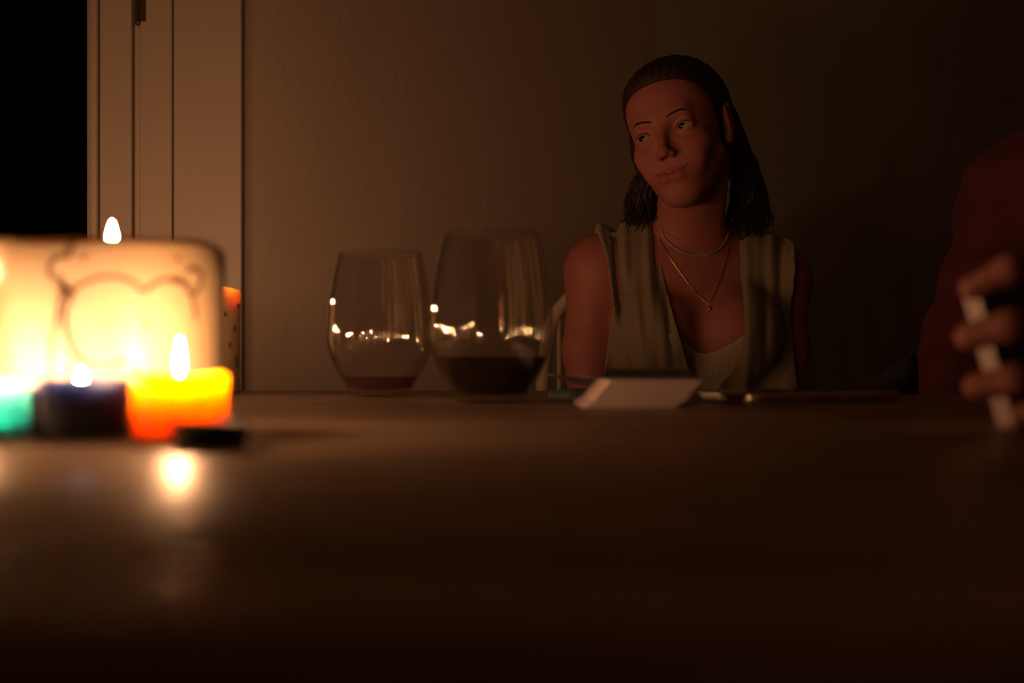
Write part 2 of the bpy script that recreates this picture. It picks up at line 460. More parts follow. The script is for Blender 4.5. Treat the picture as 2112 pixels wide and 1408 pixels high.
# ------------------------------------------------------------------ upturned bottle cap
cp = empty('bottle_cap', (X0(436, .339), .339, TT), 'black crimped bottle cap lying upside down before the orange candle', 'bottle cap')
def crimp(i, a, r, z):
    k = max(0.0, min(1.0, (z - 0.0015) / 0.004))
    return r + 0.0007 * k * math.cos(21 * a), z
from_bm('crimped_skirt', lathe_bm([(0, 0), (0.0098, 0), (0.0112, 0.0006), (0.0116, 0.002), (0.0119, 0.004), (0.0123, 0.006), (0.0131, 0.0076),
                            (0.0129, 0.0079), (0.0119, 0.006), (0.0114, 0.004), (0.0110, 0.002), (0.0104, 0.001), (0, 0.001)], 126, jitter=crimp), M['cap'], cp)
from_bm('liner', lathe_bm([(0, .001), (.0095, .001), (.0098, .0016), (.009, .0018), (0, .0016)], 32), M['cap'], cp)

# ------------------------------------------------------------------ stemless wine glasses
OUT = [(0, 0.0), (0.0235, 0.0), (0.0262, 0.0008), (0.0275, 0.003), (0.0300, 0.0085), (0.0345, 0.0165), (0.0390, 0.0245), (0.0428, 0.033), (0.0460, 0.043), (0.0468, 0.052),
       (0.0464, 0.061), (0.0456, 0.071), (0.0446, 0.081), (0.0432, 0.091), (0.0414, 0.102), (0.0393, 0.113), (0.0366, 0.1245)]
def fine(prof, n=5):
    v = spline([(a, 0, b) for a, b in prof[1:]], n)
    return [prof[0]] + [(p.x, p.z) for p in v]
OUTF = fine(OUT)
def inner_at(t=0.0013):
    res = []
    for r, z in OUTF[1:]:
        if z >= 0.007: res.append((r - t - 0.0012 * max(0, 1 - z / .03), z))
    return res
INN = inner_at()
def r_in(z):
    for (r0, z0), (r1, z1) in zip(INN[:-1], INN[1:]):
        if z0 <= z <= z1: return r0 + (r1 - r0) * (z - z0) / (z1 - z0)
    return INN[-1][0]
def wine_glass(x, y, label, level, mat, liq):
    o = empty('wine_glass', (x, y, TT), label, 'wine glass', 'stemless wine glasses')
    prof = OUTF + [(OUTF[-1][0] - .0003, .1252), (OUTF[-1][0] - .0008, .1252)] + [p for p in INN[::-1]] + [(0.018, 0.0058), (0.0, 0.0052)]
    from_bm('bowl', lathe_bm(prof, 96), M['glass'], o)
    # wine body, a hair inside the inner wall
    pw = [(0, 0.0056), (0.0178, 0.0062)]
    for r, z in INN:
        if z < level: pw.append((r - 0.0003, z + 0.0002))
    pw += [(r_in(level) - 0.0003, level), (r_in(level) - 0.0012, level - 0.0003), (0, level - 0.0004)]
    w = from_bm(liq, lathe_bm(pw, 80), mat, o)
    return o
wine_glass(-0.0155, 0.74, 'stemless wine glass holding dark red wine, nearer of the two', 0.0335, M['wine'], 'wine')
wine_glass((784 - 1056) / F_PX * .87, 0.87, 'nearly empty stemless wine glass with a pink residue, behind the full one', 0.0165, M['residue'], 'wine_residue')

# ------------------------------------------------------------------ playing cards
def card_mesh(name='card', w=0.063, l=0.088, t=0.0003, mats=None):
    """flat card with rounded corners, x = short side, y = long side, bottom at z=0"""
    bm = bmesh.new(); pts = []
    rr = 0.0032
    for cx, cy, a0 in ((w / 2 - rr, l / 2 - rr, 0), (-w / 2 + rr, l / 2 - rr, 90), (-w / 2 + rr, -l / 2 + rr, 180), (w / 2 - rr, -l / 2 + rr, 270)):
        for k in range(4):
            a = math.radians(a0 + 30 * k); pts.append((cx + rr * math.cos(a), cy + rr * math.sin(a)))
    lo = [bm.verts.new((x, y, 0)) for x, y in pts]; hi = [bm.verts.new((x, y, t)) for x, y in pts]
    n = len(pts)
    for k in range(n): bm.faces.new((lo[k], lo[(k + 1) % n], hi[(k + 1) % n], hi[k]))
    f = bm.faces.new(lo[::-1]); f2 = bm.faces.new(hi); f2.material_index = 1
    me = bpy.data.meshes.new(name); bm.normal_update(); bm.to_mesh(me); bm.free()
    me.materials.append(M['card']); me.materials.append(M['card_back'])
    return me
CT = 0.00048
CARD = card_mesh(t=CT)
dk = empty('card_deck', (X0(1306, .64), .684, TT), 'leaning stack of playing cards on the table beside the full glass', 'playing cards')
rg = random.Random(4)
NC = 36
for i in range(NC):
    c = bpy.data.objects.new('card', CARD); COL.objects.link(c); c.parent = dk
    t = i / (NC - 1)
    sh = 0.0155 * t + (-0.003 if 0 < i < 9 else 0) * (1 - i / 9) + rg.uniform(-.0004, .0004)
    c.location = (sh, rg.uniform(-.0006, .0006), i * (CT + 0.00001))
    c.rotation_euler = (0, 0, rg.uniform(-.012, .012))
# two loose cards thrown askew behind the deck, and one bent up on top of it
lc = bpy.data.objects.new('playing_card', CARD.copy()); COL.objects.link(lc)
lc.location = (X0(1262, .80), .80, TT + 0.0118); lc.rotation_euler = (math.radians(4), math.radians(9), math.radians(62))
tag(lc, 'green-backed playing card sticking out askew behind the card stack', 'playing card')
top = bpy.data.objects.new('playing_card', CARD.copy()); COL.objects.link(top)
top.location = (X0(1345, .68), .700, TT + NC * (CT + .00001) + 0.0032); top.rotation_euler = (math.radians(4.0), 0, math.radians(-7))
tag(top, 'green-backed playing card lying crooked on top of the card stack', 'playing card')
bx = empty('card_box', (X0(1262, .80) , .80, TT), 'low dark card box half hidden behind the card stack', 'box', rz=math.radians(62))
box_obj('box_body', -.030, .030, -.042, .042, 0, .0078, M['card_back'], bx, bev=.001)

# ------------------------------------------------------------------ phone
ph = empty('phone', (0.2135, .742, TT), 'silver-edged phone lying flat right of the card stack', 'phone', rz=math.radians(24))
bm = bmesh.new(); add_box(bm, -.071, .071, -.035, .035, 0.0, .0085)
es = [e for e in bm.edges if abs((e.verts[0].co - e.verts[1].co).z) > .005]
bmesh.ops.bevel(bm, geom=es, offset=.011, segments=6, affect='EDGES', profile=.5)
bmesh.ops.bevel(bm, geom=[e for e in bm.edges if abs(e.verts[0].co.z - e.verts[1].co.z) < 1e-5], offset=.0024, segments=3, affect='EDGES', profile=.5)
from_bm('phone_body', bm, M['silver'], ph)
bm = bmesh.new(); add_box(bm, -.0675, .0675, -.0315, .0315, 0.0084, .0089)
es = [e for e in bm.edges if abs((e.verts[0].co - e.verts[1].co).z) > .0003]
bmesh.ops.bevel(bm, geom=es, offset=.009, segments=6, affect='EDGES', profile=.5)
from_bm('screen', bm, M['screen'], ph, smooth=False)
box_obj('side_button', .012, .028, -.0356, -.0346, .0032, .0054, M['silver'], ph, bev=.0003)

# small black pouch by the red sleeve
pc = empty('black_pouch', (X0(1838, .93), .93, TT), 'small black pouch at the table edge beside the red sleeve', 'pouch', rz=math.radians(-10))
bm = bmesh.new()
sec = [(-.030, .003, .001), (-.018, .010, .012), (-.004, .014, .022), (.008, .016, .032), (.016, .014, .039), (.021, .008, .040), (.024, .002, .030)]
rings = []
for x, wy, hz in sec:
    rings.append([bm.verts.new((x, wy * math.cos(a), max(0, hz * (.5 + .5 * math.sin(a))))) for a in [2 * math.pi * k / 14 for k in range(14)]])
for A, B in zip(rings[:-1], rings[1:]):
    for k in range(14): bm.faces.new((A[k], A[(k + 1) % 14], B[(k + 1) % 14], B[k]))
bm.faces.new(rings[0][::-1]); bm.faces.new(rings[-1])
from_bm('pouch_body', bm, M['black_fabric'], pc)
from_bm('seam', tube_bm([(x, -wy * .95, hz * .5) for x, wy, hz in sec], .0008, 6), M['black_fabric'], pc)

# ------------------------------------------------------------------ rattan chairs
def make_chair(x, y, rz, label):
    """chair faces local -y; back at +y"""
    o = empty('dining_chair', (x, y, 0), label, 'chair', 'rattan dining chairs', rz)
    bm = bmesh.new(); add_box(bm, -.21, .21, -.21, .21, .415, .449, .012)
    from_bm('seat', bm, M['rattan'], o)
    for sx in (-1, 1):
        from_bm('leg', tube_bm([(sx * .19, -.19, .42), (sx * .20, -.205, 0)], .016, 10, taper=lambda t: 1 - .3 * t), M['chair_wood'], o)
        from_bm('leg', tube_bm([(sx * .18, .19, .42), (sx * .19, .225, 0)], .016, 10, taper=lambda t: 1 - .3 * t), M['chair_wood'], o)
        from_bm('stretcher', tube_bm([(sx * .195, -.195, .2), (sx * .185, .205, .2)], .009, 8), M['chair_wood'], o)
    arch = spline([(-.185, .20, .42), (-.20, .225, .62), (-.195, .245, .80), (-.16, .255, .885), (-.08, .26, .92), (0, .262, .928), (.08, .26, .92), (.16, .255, .885), (.195, .245, .80), (.20, .225, .62), (.185, .20, .42)], 6)
    from_bm('back_frame', tube_bm(arch, .012, 10), M['rattan'], o)
    for k in range(-7, 8):
        xx = k * .0245
        ztop = .925 - .9 * max(0, abs(xx) - .06) ** 1.6 * 2.2
        from_bm('back_strip', tube_bm([(xx * .92, .205, .45), (xx, .232, .66), (xx, .25, ztop)], .0048, 6), M['rattan'], o)
    for k in range(-6, 6):
        xx = k * .0245
        from_bm('cross_strip', tube_bm([(xx, .215, .50), (xx + .0245, .228, .66), (xx, .240, .78)], .0034, 6), M['rattan'], o)
        from_bm('cross_strip', tube_bm([(xx + .0245, .215, .50), (xx, .229, .66), (xx + .0245, .241, .78)], .0034, 6), M['rattan'], o)
    return o
make_chair(0.252, 1.455, 0, 'pale rattan-backed chair behind the woman in the khaki top')
make_chair(0.70, 0.98, math.radians(-90), 'pale rattan-backed chair under the person in dark red')

# ------------------------------------------------------------------ implicit-surface people
def sm_min(a, b, k):
    hh = np.maximum(k - np.abs(a - b), 0) / k
    return np.minimum(a, b) - hh * hh * k * 0.25

class Grid:
    def __init__(s, lo, hi, vox):
        s.lo = np.array(lo, float); s.v = vox
        s.n = np.ceil((np.array(hi, float) - s.lo) / vox).astype(int) + 1
        s.D = np.full(tuple(s.n), 0.06, np.float32)
    def axes(s, i0, i1):
        return [np.reshape((s.lo[a] + np.arange(i0[a], i1[a]) * s.v).astype(np.float32), [-1 if b == a else 1 for b in range(3)]) for a in range(3)]
    def apply(s, prims, pad=0.022):
        for p in prims:
            c, rad = p['bc'], p['br']
            i0 = np.maximum(np.floor((np.array(c) - rad - pad - p['k'] - s.lo) / s.v).astype(int), 0)
            i1 = np.minimum(np.ceil((np.array(c) + rad + pad + p['k'] - s.lo) / s.v).astype(int) + 1, s.n)
            if (i1 <= i0).any(): continue
            X, Y, Z = s.axes(i0, i1)
            d = p['f'](X, Y, Z)
            sl = tuple(slice(i0[a], i1[a]) for a in range(3))
            A = s.D[sl]
            if p['op'] == 'u': s.D[sl] = sm_min(A, d, p['k'])
            else: s.D[sl] = -sm_min(-A, d, p['k'])
    def full(s):
        return s.axes([0, 0, 0], s.n)
    def mesh(s, D=None):
        D = s.D if D is None else D
        D = np.ascontiguousarray(D, np.float32)
        for ax in range(3):                     # close the surface at the border of the grid
            sl = [slice(None)] * 3
            for e in (0, -1):
                sl[ax] = e; D[tuple(sl)] = np.maximum(D[tuple(sl)], 0.002)
        g = openvdb.FloatGrid(0.06)
        g.copyFromArray(D)
        pts, tri, quad = g.convertToPolygons(isovalue=0.0, adaptivity=0.0)
        return np.asarray(pts) * s.v + s.lo, np.asarray(tri), np.asarray(quad)

def ell(c, r, k=0.02, op='u', R=None):
    """ellipsoid; R: 3x3 with the local axes as columns"""
    c = np.array(c, float); r = np.array(r, float)
    Rm = np.eye(3) if R is None else np.array(R, float)
    def f(X, Y, Z):
        x, y, z = X - c[0], Y - c[1], Z - c[2]
        q = [(Rm[0, i] * x + Rm[1, i] * y + Rm[2, i] * z) for i in range(3)]
        k0 = np.sqrt(sum((q[i] / r[i]) ** 2 for i in range(3)))
        k1 = np.sqrt(sum((q[i] / r[i] ** 2) ** 2 for i in range(3))) + 1e-6
        return (k0 * (k0 - 1) / k1).astype(np.float32)
    return dict(f=f, bc=c, br=float(r.max()), k=k, op=op)

def cone(a, b, ra, rb, k=0.02, op='u'):
    """round cone from a to b"""
    a = np.array(a, float); b = np.array(b, float); ba = b - a; L2 = float(ba @ ba) + 1e-12
    def f(X, Y, Z):
        x, y, z = X - a[0], Y - a[1], Z - a[2]
        t = np.clip((x * ba[0] + y * ba[1] + z * ba[2]) / L2, 0, 1)
        return (np.sqrt((x - t * ba[0]) ** 2 + (y - t * ba[1]) ** 2 + (z - t * ba[2]) ** 2) - (ra + (rb - ra) * t)).astype(np.float32)
    return dict(f=f, bc=(a + b) / 2, br=math.sqrt(L2) / 2 + max(ra, rb), k=k, op=op)

def rotm(yaw, pitch, roll):
    """head frame: columns = side (photo right), forward, up. yaw<0 turns to the left of the photo"""
    B = np.array(Matrix.Rotation(math.radians(-roll), 3, 'Y') @ Matrix.Rotation(math.radians(yaw), 3, 'Z') @ Matrix.Rotation(math.radians(-pitch), 3, 'X'))
    base = np.array([[1, 0, 0], [0, -1, 0], [0, 0, 1]], float)   # columns side, forward, up
    return B @ base

def head_prims(C, R, s=1.0, detail=True):
    C = np.array(C, float)
    def P(x, y, z): return C + R @ (np.array([x, y, z]) * s)
    def E(c, r, k, op='u', RR=None):
        return ell(P(*c), np.array(r) * s, k * s, op, R if RR is None else RR)
    def K(a, b, ra, rb, k, op='u'): return cone(P(*a), P(*b), ra * s, rb * s, k * s, op)
    L = [E((0, -.022, .034), (.071, .092, .080), .02),
         E((0, .030, -.010), (.056, .057, .085), .03),
         E((0, .035, .045), (.054, .046, .048), .03),
         E((0, .038, -.066), (.034, .040, .038), .03),
         E((0, .065, -.090), (.0125, .0145, .0125), .022),
         K((-.047, .004, -.045), (-.013, .060, -.090), .011, .010, .030),
         K((.047, .004, -.045), (.013, .060, -.090), .011, .010, .030)]
    for sx in (-1, 1):
        L.append(E((sx * .040, .060, -.026), (.018, .0165, .016), .024))
        L.append(E((sx * .028, .070, -.048), (.017, .012, .020), .022))
    L.append(K((-.032, .0745, .021), (.032, .0745, .021), .009, .009, .016))
    for sx in (-1, 1):
        L.append(E((sx * .031, .094, .003), (.018, .0135, .0120), .011, 's'))
    L += [K((0, .081, .016), (0, .1025, -.026), .0055, .0068, .011),
          E((0, .1045, -.031), (.0072, .0072, .0064), .008)]
    for sx in (-1, 1):
        L.append(E((sx * .0098, .0965, -.0340), (.0050, .0078, .0052), .005))
        if detail: L.append(E((sx * .0056, .1020, -.0402), (.0028, .0042, .0024), .002, 's'))
    # muzzle and lips
    L.append(E((0, .074, -.058), (.026, .016, .018), .018))
    if detail:
        L.append(K((-.0110, .0880, -.0652), (.0110, .0880, -.0652), .0036, .0036, .009))
        for sx in (-1, 1):
            L.append(K((sx * .0030, .0900, -.0578), (sx * .0260, .0775, -.0555), .0030, .0014, .006))
            L.append(K((sx * .0110, .0880, -.0652), (sx * .0250, .0775, -.0580), .0036, .0016, .009))
            L.append(K((0, .0950, -.0612), (sx * .0150, .0895, -.0604), .0010, .0010, .002, 's'))
            L.append(K((sx * .0150, .0895, -.0604), (sx * .0285, .0800, -.0548), .0010, .0012, .002, 's'))
            # lids around the eyeball, then the almond opening
            L.append(E((sx * .0315, .0712, .002), (.0158, .0145, .0132), .004))
            L.append(E((sx * .0322, .0870, .0010), (.0135, .0100, .0050), .002, 's'))
        L.append(E((0, .098, -.047), (.0032, .004, .006), .005, 's'))
    # ears
    for sx in (-1, 1):
        tilt = np.array(Matrix.Rotation(sx * math.radians(-18), 3, 'Z'))
        L.append(E((sx * .0735, -.010, .000), (.0060, .0165, .0290), .007, 'u', R @ tilt))
        L.append(E((sx * .0775, -.018, .006), (.0042, .0125, .0240), .004, 'u', R @ tilt))
        L.append(E((sx * .0820, -.008, .005), (.0050, .0085, .0165), .005, 's', R @ tilt))
        L.append(E((sx * .0720, -.002, -.026), (.0048, .0070, .0080), .008, 'u'))
    return L

def hand_prims(wrist, d, side, nrm, curl=25, s=1.0, thumb=1):
    """open relaxed hand; d = direction of the fingers, side = towards the thumb, nrm = back of the hand"""
    w = np.array(wrist, float); d = np.array(d, float) / np.linalg.norm(d)
    nrm = np.array(nrm, float); nrm -= d * (nrm @ d); nrm /= np.linalg.norm(nrm)
    side = np.cross(d, nrm) * thumb
    L = []
    lens = [(.040, .024, .019), (.044, .028, .020), (.040, .026, .019), (.031, .019, .017)]
    for i, ls in enumerate(lens):
        off = side * (0.030 - 0.0195 * i) * s
        mcp = w + d * (.085 - .004 * abs(i - 1)) * s + off
        L.append(cone(w + off * .45 + d * .012 * s, mcp, .016 * s, .0125 * s, .016))
        p = mcp; ang = math.radians(curl * .4)
        r = .0088 * s
        for j, l in enumerate(ls):
            v = d * math.cos(ang) - nrm * math.sin(ang)
            q = p + v * l * s
            L.append(cone(p, q, r, r * .9, .003)); p = q; r *= .9
            ang += math.radians(curl)
    t0 = w + side * .018 * s + d * .022 * s
    t1 = w + side * .048 * s + d * .050 * s - nrm * .014 * s
    t2 = t1 + (d * .026 + side * .012 - nrm * .008) * s
    t3 = t2 + (d * .024 + side * .002 - nrm * .006) * s
    L += [cone(t0, t1, .017 * s, .0125 * s, .012), cone(t1, t2, .0112 * s, .010 * s, .004), cone(t2, t3, .010 * s, .0085 * s, .003)]
    return L

def to_mesh(name, parts):
    """parts: list of (verts, tris, quads) joined into one mesh"""
    V, Fc = [], []
    off = 0
    for v, t, q in parts:
        V.append(v)
        Fc += [tuple(int(i) + off for i in f) for f in q.tolist()]
        Fc += [tuple(int(i) + off for i in f) for f in t.tolist()]
        off += len(v)
    V = np.vstack(V)
    me = bpy.data.meshes.new(name)
    me.from_pydata(V.tolist(), [], Fc)
    me.update()
    # the sign of the winding: make normals point out
    c = V.mean(0)
    bm = bmesh.new(); bm.from_mesh(me)
    if bm.calc_volume(signed=True) < 0:
        bmesh.ops.reverse_faces(bm, faces=bm.faces)
    bm.to_mesh(me); bm.free()
    return me, V

def tint(me, V, fn):
    a = me.color_attributes.new('tone', 'FLOAT_COLOR', 'POINT')
    co = np.ones((len(V), 4), np.float32); co[:, :3] = fn(V)
    a.data.foreach_set('color', co.ravel())

# ---------------------------------------------------------------- the woman
HC = np.array(W(1402, 279, 1.43)); HR = rotm(-28, -3, 13)
HS = 0.93
xs = 0.266
SHL = np.array((0.134, 1.525, 0.922)); SHR = np.array((0.402, 1.515, 0.908))
NB = np.array((0.272, 1.525, 0.958))
torso = [
    ell((xs, 1.545, .850), (.138, .088, .150), .03),
    ell((xs, 1.545, .72), (.118, .085, .16), .05),
    ell((xs, 1.555, .55), (.160, .115, .11), .05),
    cone(SHL + (.018, .01, -.004), SHR + (-.018, .01, -.004), .040, .040, .05),
    cone(NB + (-.02, .015, .02), SHL + (.012, .008, .014), .026, .028, .04),
    cone(NB + (.02, .015, .02), SHR + (-.012, .008, .014), .026, .028, .04),
    ell((W(1352, 688, 1.5).x, 1.475, .8245), (.060, .057, .062), .022),
    ell((W(1512, 684, 1.5).x, 1.472, .8265), (.060, .057, .062), .022),
]
arms = [
    ell(SHL, (.052, .050, .050), .03), ell(SHR, (.050, .050, .050), .03),
    cone(SHL + (-.006, 0, -.01), (.117, 1.515, .80), .043, .038, .02), cone((.117, 1.515, .80), (.122, 1.50, .665), .038, .032, .015),
    cone(SHR + (.006, 0, -.01), (.412, 1.515, .80), .042, .037, .02), cone((.412, 1.515, .80), (.404, 1.50, .665), .037, .032, .015),
    cone((.122, 1.50, .665), (.185, 1.30, .615), .033, .021, .015),
    cone((.404, 1.50, .665), (.345, 1.30, .615), .033, .021, .015),
]
neck_top = HC + HR @ np.array((0, -.022, -.055))
neck = [cone(NB + (0, .012, -.01), neck_top, .046, .043, .035),
        cone(NB + (-.028, -.022, -.012), HC + HR @ np.array((-.043, -.03, -.045)), .008, .011, .022),
        cone(NB + (.028, -.022, -.012), HC + HR @ np.array((.043, -.03, -.045)), .008, .011, .022),
        cone(NB + (.018, -.040, -.024), SHR + (-.03, -.030, .012), .006, .006, .022),
        cone(NB + (-.018, -.040, -.024), SHL + (.03, -.030, .012), .006, .006, .022)]
VOX = 0.0019
g = Grid((0.055, 1.255, 0.60), (0.475, 1.66, 1.26), VOX)
g.apply(torso, pad=.03)
Torso = g.D.copy()
g.apply(arms)
Torso = g.D.copy()
g.apply(neck)
g.apply(head_prims(HC, HR, HS))
up_part = g.mesh()
gl = Grid((0.02, 1.0, 0.0), (0.50, 1.75, 0.64), 0.005)
legs = []
for sx in (-1, 1):
    legs += [cone((xs + sx * .075, 1.55, .525), (xs + sx * .085, 1.22, .515), .074, .053, .04),
             cone((xs + sx * .085, 1.22, .515), (xs + sx * .085, 1.235, .10), .052, .034, .02),
             cone((xs + sx * .085, 1.25, .045), (xs + sx * .09, 1.10, .030), .036, .026, .03)]
hl = hand_prims((.185, 1.30, .615), (.3, -1, -.25), None, (0, -.2, 1), 25, .92, 1)
hr = hand_prims((.345, 1.30, .615), (-.3, -1, -.25), None, (0, -.2, 1), 25, .92, -1)
gl.apply(torso + legs + arms, pad=.03)
low_part = gl.mesh()
gh = Grid((0.12, 1.08, 0.5), (0.41, 1.36, 0.68), 0.003)
gh.apply(hl + hr + [arms[-1], arms[-2]])
hand_part = gh.mesh()
me, V = to_mesh('person', [up_part, low_part, hand_part])
Cn, Rn = HC, HR
def woman_tone(V):
    q = ((V - Cn) @ Rn) / HS
    base = np.tile(np.array((0.25, 0.085, 0.072)), (len(V), 1))
    x, y, z = q.T
    lip = np.exp(-((x / .024) ** 4)) * np.exp(-(((z + .0615 - 7.0 * x * x) / .0065) ** 4)) * (y > .078)
    base = base * (1 - lip[:, None]) + np.array((0.20, 0.035, 0.04)) * lip[:, None]
    ch = sum(np.exp(-(((x - s_ * .040) / .02) ** 2 + ((z + .03) / .018) ** 2)) for s_ in (-1, 1)) * (y > .04) * .35
    base = base * (1 - ch[:, None]) + np.array((0.26, 0.07, 0.06)) * ch[:, None]
    return base
tint(me, V, woman_tone)
woman = link_mesh('person', me, M['skin'])
tag(woman, 'woman with dark wavy hair in a khaki V-neck top, smiling and looking to the left', 'person')
bvh = BVHTree.FromPolygons([tuple(v) for v in V.tolist()], [tuple(p.vertices) for p in me.polygons])

# dress: offset of the torso, cut by the V neckline, armholes and hem
X, Y, Z = g.full()
PXg = 1056 + F_PX * X / Y; PYg = 750 - F_PX * (Z - CAMZ) / Y
def interp_line(v, xs_, ys_): return np.interp(v, xs_, ys_).astype(np.float32)
front = 1.552
# fold pattern fans out from each shoulder
PX0 = PXg + 0 * Z; PY0 = PYg + 0 * X
def folds(px, py):
    w1 = px - (0.10 * (py - 500))
    w2 = px + (0.06 * (py - 500))
    left = np.sin(w1 / 7.3 + 1.1 * np.sin(py / 70.0)) * 0.6 + np.sin(w1 / 13.1 + 1.9) * 0.6 + np.sin(w1 / 4.1 + py / 60.0) * .2
    right = np.sin(w2 / 7.9 + 1.0 * np.sin(py / 64.0)) * 0.6 + np.sin(w2 / 12.3) * 0.6 + np.sin(w2 / 4.4 - py / 60.0) * .2
    mixf = np.clip((px - 1430) / 40, 0, 1)
    amp = np.clip(1.25 - np.abs(py - 560) / 260.0, 0.35, 1.0)
    v = (left * (1 - mixf) + right * mixf) * amp
    return np.where(v < 0, -np.abs(v) ** 1.5 * 1.3, v)
fo = folds(PX0, PY0).astype(np.float32)
cloth = Torso - 0.0085 - 0.0052 * fo
# looser below the bust
cloth = cloth - 0.010 * np.clip((0.80 - Z) / 0.12, 0, 1)
ys_ = [430, 560, 640, 720, 790, 830, 900]
xl_ = [1348, 1366, 1386, 1410, 1430, 1446, 1450]
xr_ = [1512, 1530, 1540, 1540, 1500, 1446, 1450]
ys_r = [430, 520, 600, 690, 760, 800, 830]
xr_ = [1508, 1520, 1532, 1538, 1512, 1478, 1446]
xl = interp_line(PY0, ys_, xl_); xr = interp_line(PY0, ys_r, xr_)
wpp = 1.5 / F_PX
inV = np.minimum(PX0 - xl, xr - PX0) * wpp                   # positive inside the V
inV = np.minimum(inV, front - Y)
inV = np.where(PY0 > 832, -0.05, inV)
cloth_d = np.maximum(cloth, inV.astype(np.float32))
# back neckline and shoulders
armL = (W(1240, 500, 1.5).x - X) + 0.10 * np.clip(.93 - Z, 0, .2)
armL = np.where(Z < 0.86, armL - (0.86 - Z) * .1, armL)
xLe = np.interp(Z, [0.60, 0.78, 0.86, 0.93, 0.98], [W(1262, 700, 1.5).x - .03, W(1262, 700, 1.5).x - .012, W(1262, 700, 1.5).x, W(1248, 700, 1.5).x, W(1232, 700, 1.5).x]).astype(np.float32)
xRe = np.interp(Z, [0.60, 0.78, 0.86, 0.93, 0.98], [W(1612, 700, 1.5).x + .03, W(1612, 700, 1.5).x + .01, W(1616, 700, 1.5).x, W(1622, 700, 1.5).x, W(1630, 700, 1.5).x]).astype(np.float32)
cloth_d = np.maximum(cloth_d, np.maximum(xLe - X, X - xRe).astype(np.float32))
neckhole = 0.060 - np.sqrt((X - NB[0]) ** 2 + (Y - NB[1]) ** 2) + 0 * Z
cloth_d = np.maximum(cloth_d, np.where(Z > .93, neckhole, -1).astype(np.float32))
gg_ = Grid((0.055, 1.255, 0.60), (0.475, 1.66, 1.26), VOX); gg_.D = cloth_d.astype(np.float32)
for ax_, ay_, bx_, by_ in ((1240, 492, 1296, 482), (1545, 512, 1620, 524)):
    for k_ in range(7):
        t_ = (k_ + .5) / 7
        c_ = np.array(W(ax_ + (bx_ - ax_) * t_, ay_ + (by_ - ay_) * t_, 1.492))
        gg_.apply([ell(c_ + (0, .012, .002), (.0042, .018, .0055), .003)])
    gg_.apply([cone(np.array(W(ax_, ay_ + 9, 1.476)), np.array(W(bx_, by_ + 9, 1.476)), .0024, .0024, .003, 's')])
dress_up = g.mesh(gg_.D)
gs = Grid((0.03, 1.10, 0.42), (0.50, 1.70, 0.64), 0.005)
gs.apply(torso + legs[0:1] + legs[3:4], pad=.04)
XX, YY, ZZ = gs.full()
sk = gs.D - 0.014 - 0.003 * np.sin((XX) * 160)
sk = np.maximum(sk, (0.452 - ZZ))
dress_low = gs.mesh(sk.astype(np.float32))
me, _ = to_mesh('dress', [dress_up, dress_low])
link_mesh('sleeveless_dress', me, M['dress'], woman)['label'] = 'khaki sleeveless wrap top with a deep V neckline'
# camisole in the V
cx_ = [1380, 1406, 1425, 1440, 1458, 1475, 1500, 1520, 1545]
cy_ = [684, 698, 714, 724, 727, 724, 712, 700, 682]
cam_top = interp_line(PX0, cx_, cy_) + 2.0 * np.abs(np.sin(PX0 / 4.2))
cd = Torso - 0.0048
cd = np.maximum(cd, ((cam_top - PY0) * wpp).astype(np.float32))
cd = np.maximum(cd, (np.abs(PX0 - 1455) - 92) * wpp)
cd = np.maximum(cd, (Y - 1.50) + 0 * cd)
cd = np.maximum(cd, (0.70 - Z) + 0 * cd)
me, _ = to_mesh('camisole', [g.mesh(cd.astype(np.float32))])
link_mesh('lace_camisole', me, M['lace'], woman)['label'] = 'cream lace camisole edge'
# shoulder hems
def hit(px, py, off=0.0015):
    o = Vector((0, 0, CAMZ)); d = (W(px, py, 1.0) - o).normalized()
    loc, nor, idx, dist = bvh.ray_cast(o, d)
    if loc is None: return None
    return loc - d * off
def necklace(name, pts, r, mat, label=None, off=0.0015, parent=None):
    sp = spline([Vector((x, y, 0)) for x, y in pts], 8)
    P3 = [hit(p.x, p.y, off) for p in sp]; P3 = [p for p in P3 if p]
    o = from_bm(name, tube_bm(P3, r, 8), mat, woman)
    if label: o['label'] = label
    return o
necklace('beaded_necklace', [(1362, 468), (1372, 492), (1395, 513), (1425, 525), (1450, 527), (1475, 519), (1495, 500), (1503, 478)], .0011, M['blue_cord'], 'thin grey blue bead necklace')
necklace('thread_necklace', [(1370, 478), (1393, 491), (1420, 496), (1445, 497), (1470, 494), (1492, 482)], .0006, M['red_cord'], 'fine red thread necklace')
necklace('pendant_chain', [(1360, 492), (1378, 525), (1405, 565), (1435, 603), (1462, 628)], .0006, M['gold'], 'fine gold chain')
necklace('pendant_chain', [(1462, 628), (1478, 595), (1492, 555), (1503, 515)], .0006, M['gold'], 'fine gold chain')
pp = hit(1463, 634, .004)
if pp:
    bm = lathe_bm([(0, -.006), (.0022, -.0045), (.003, -.002), (.0022, 0), (.0009, .001), (.0016, .0025), (0, .004)], 10, center=pp)
    from_bm('pendant', bm, M['gold'], woman)['label'] = 'small gold pendant'

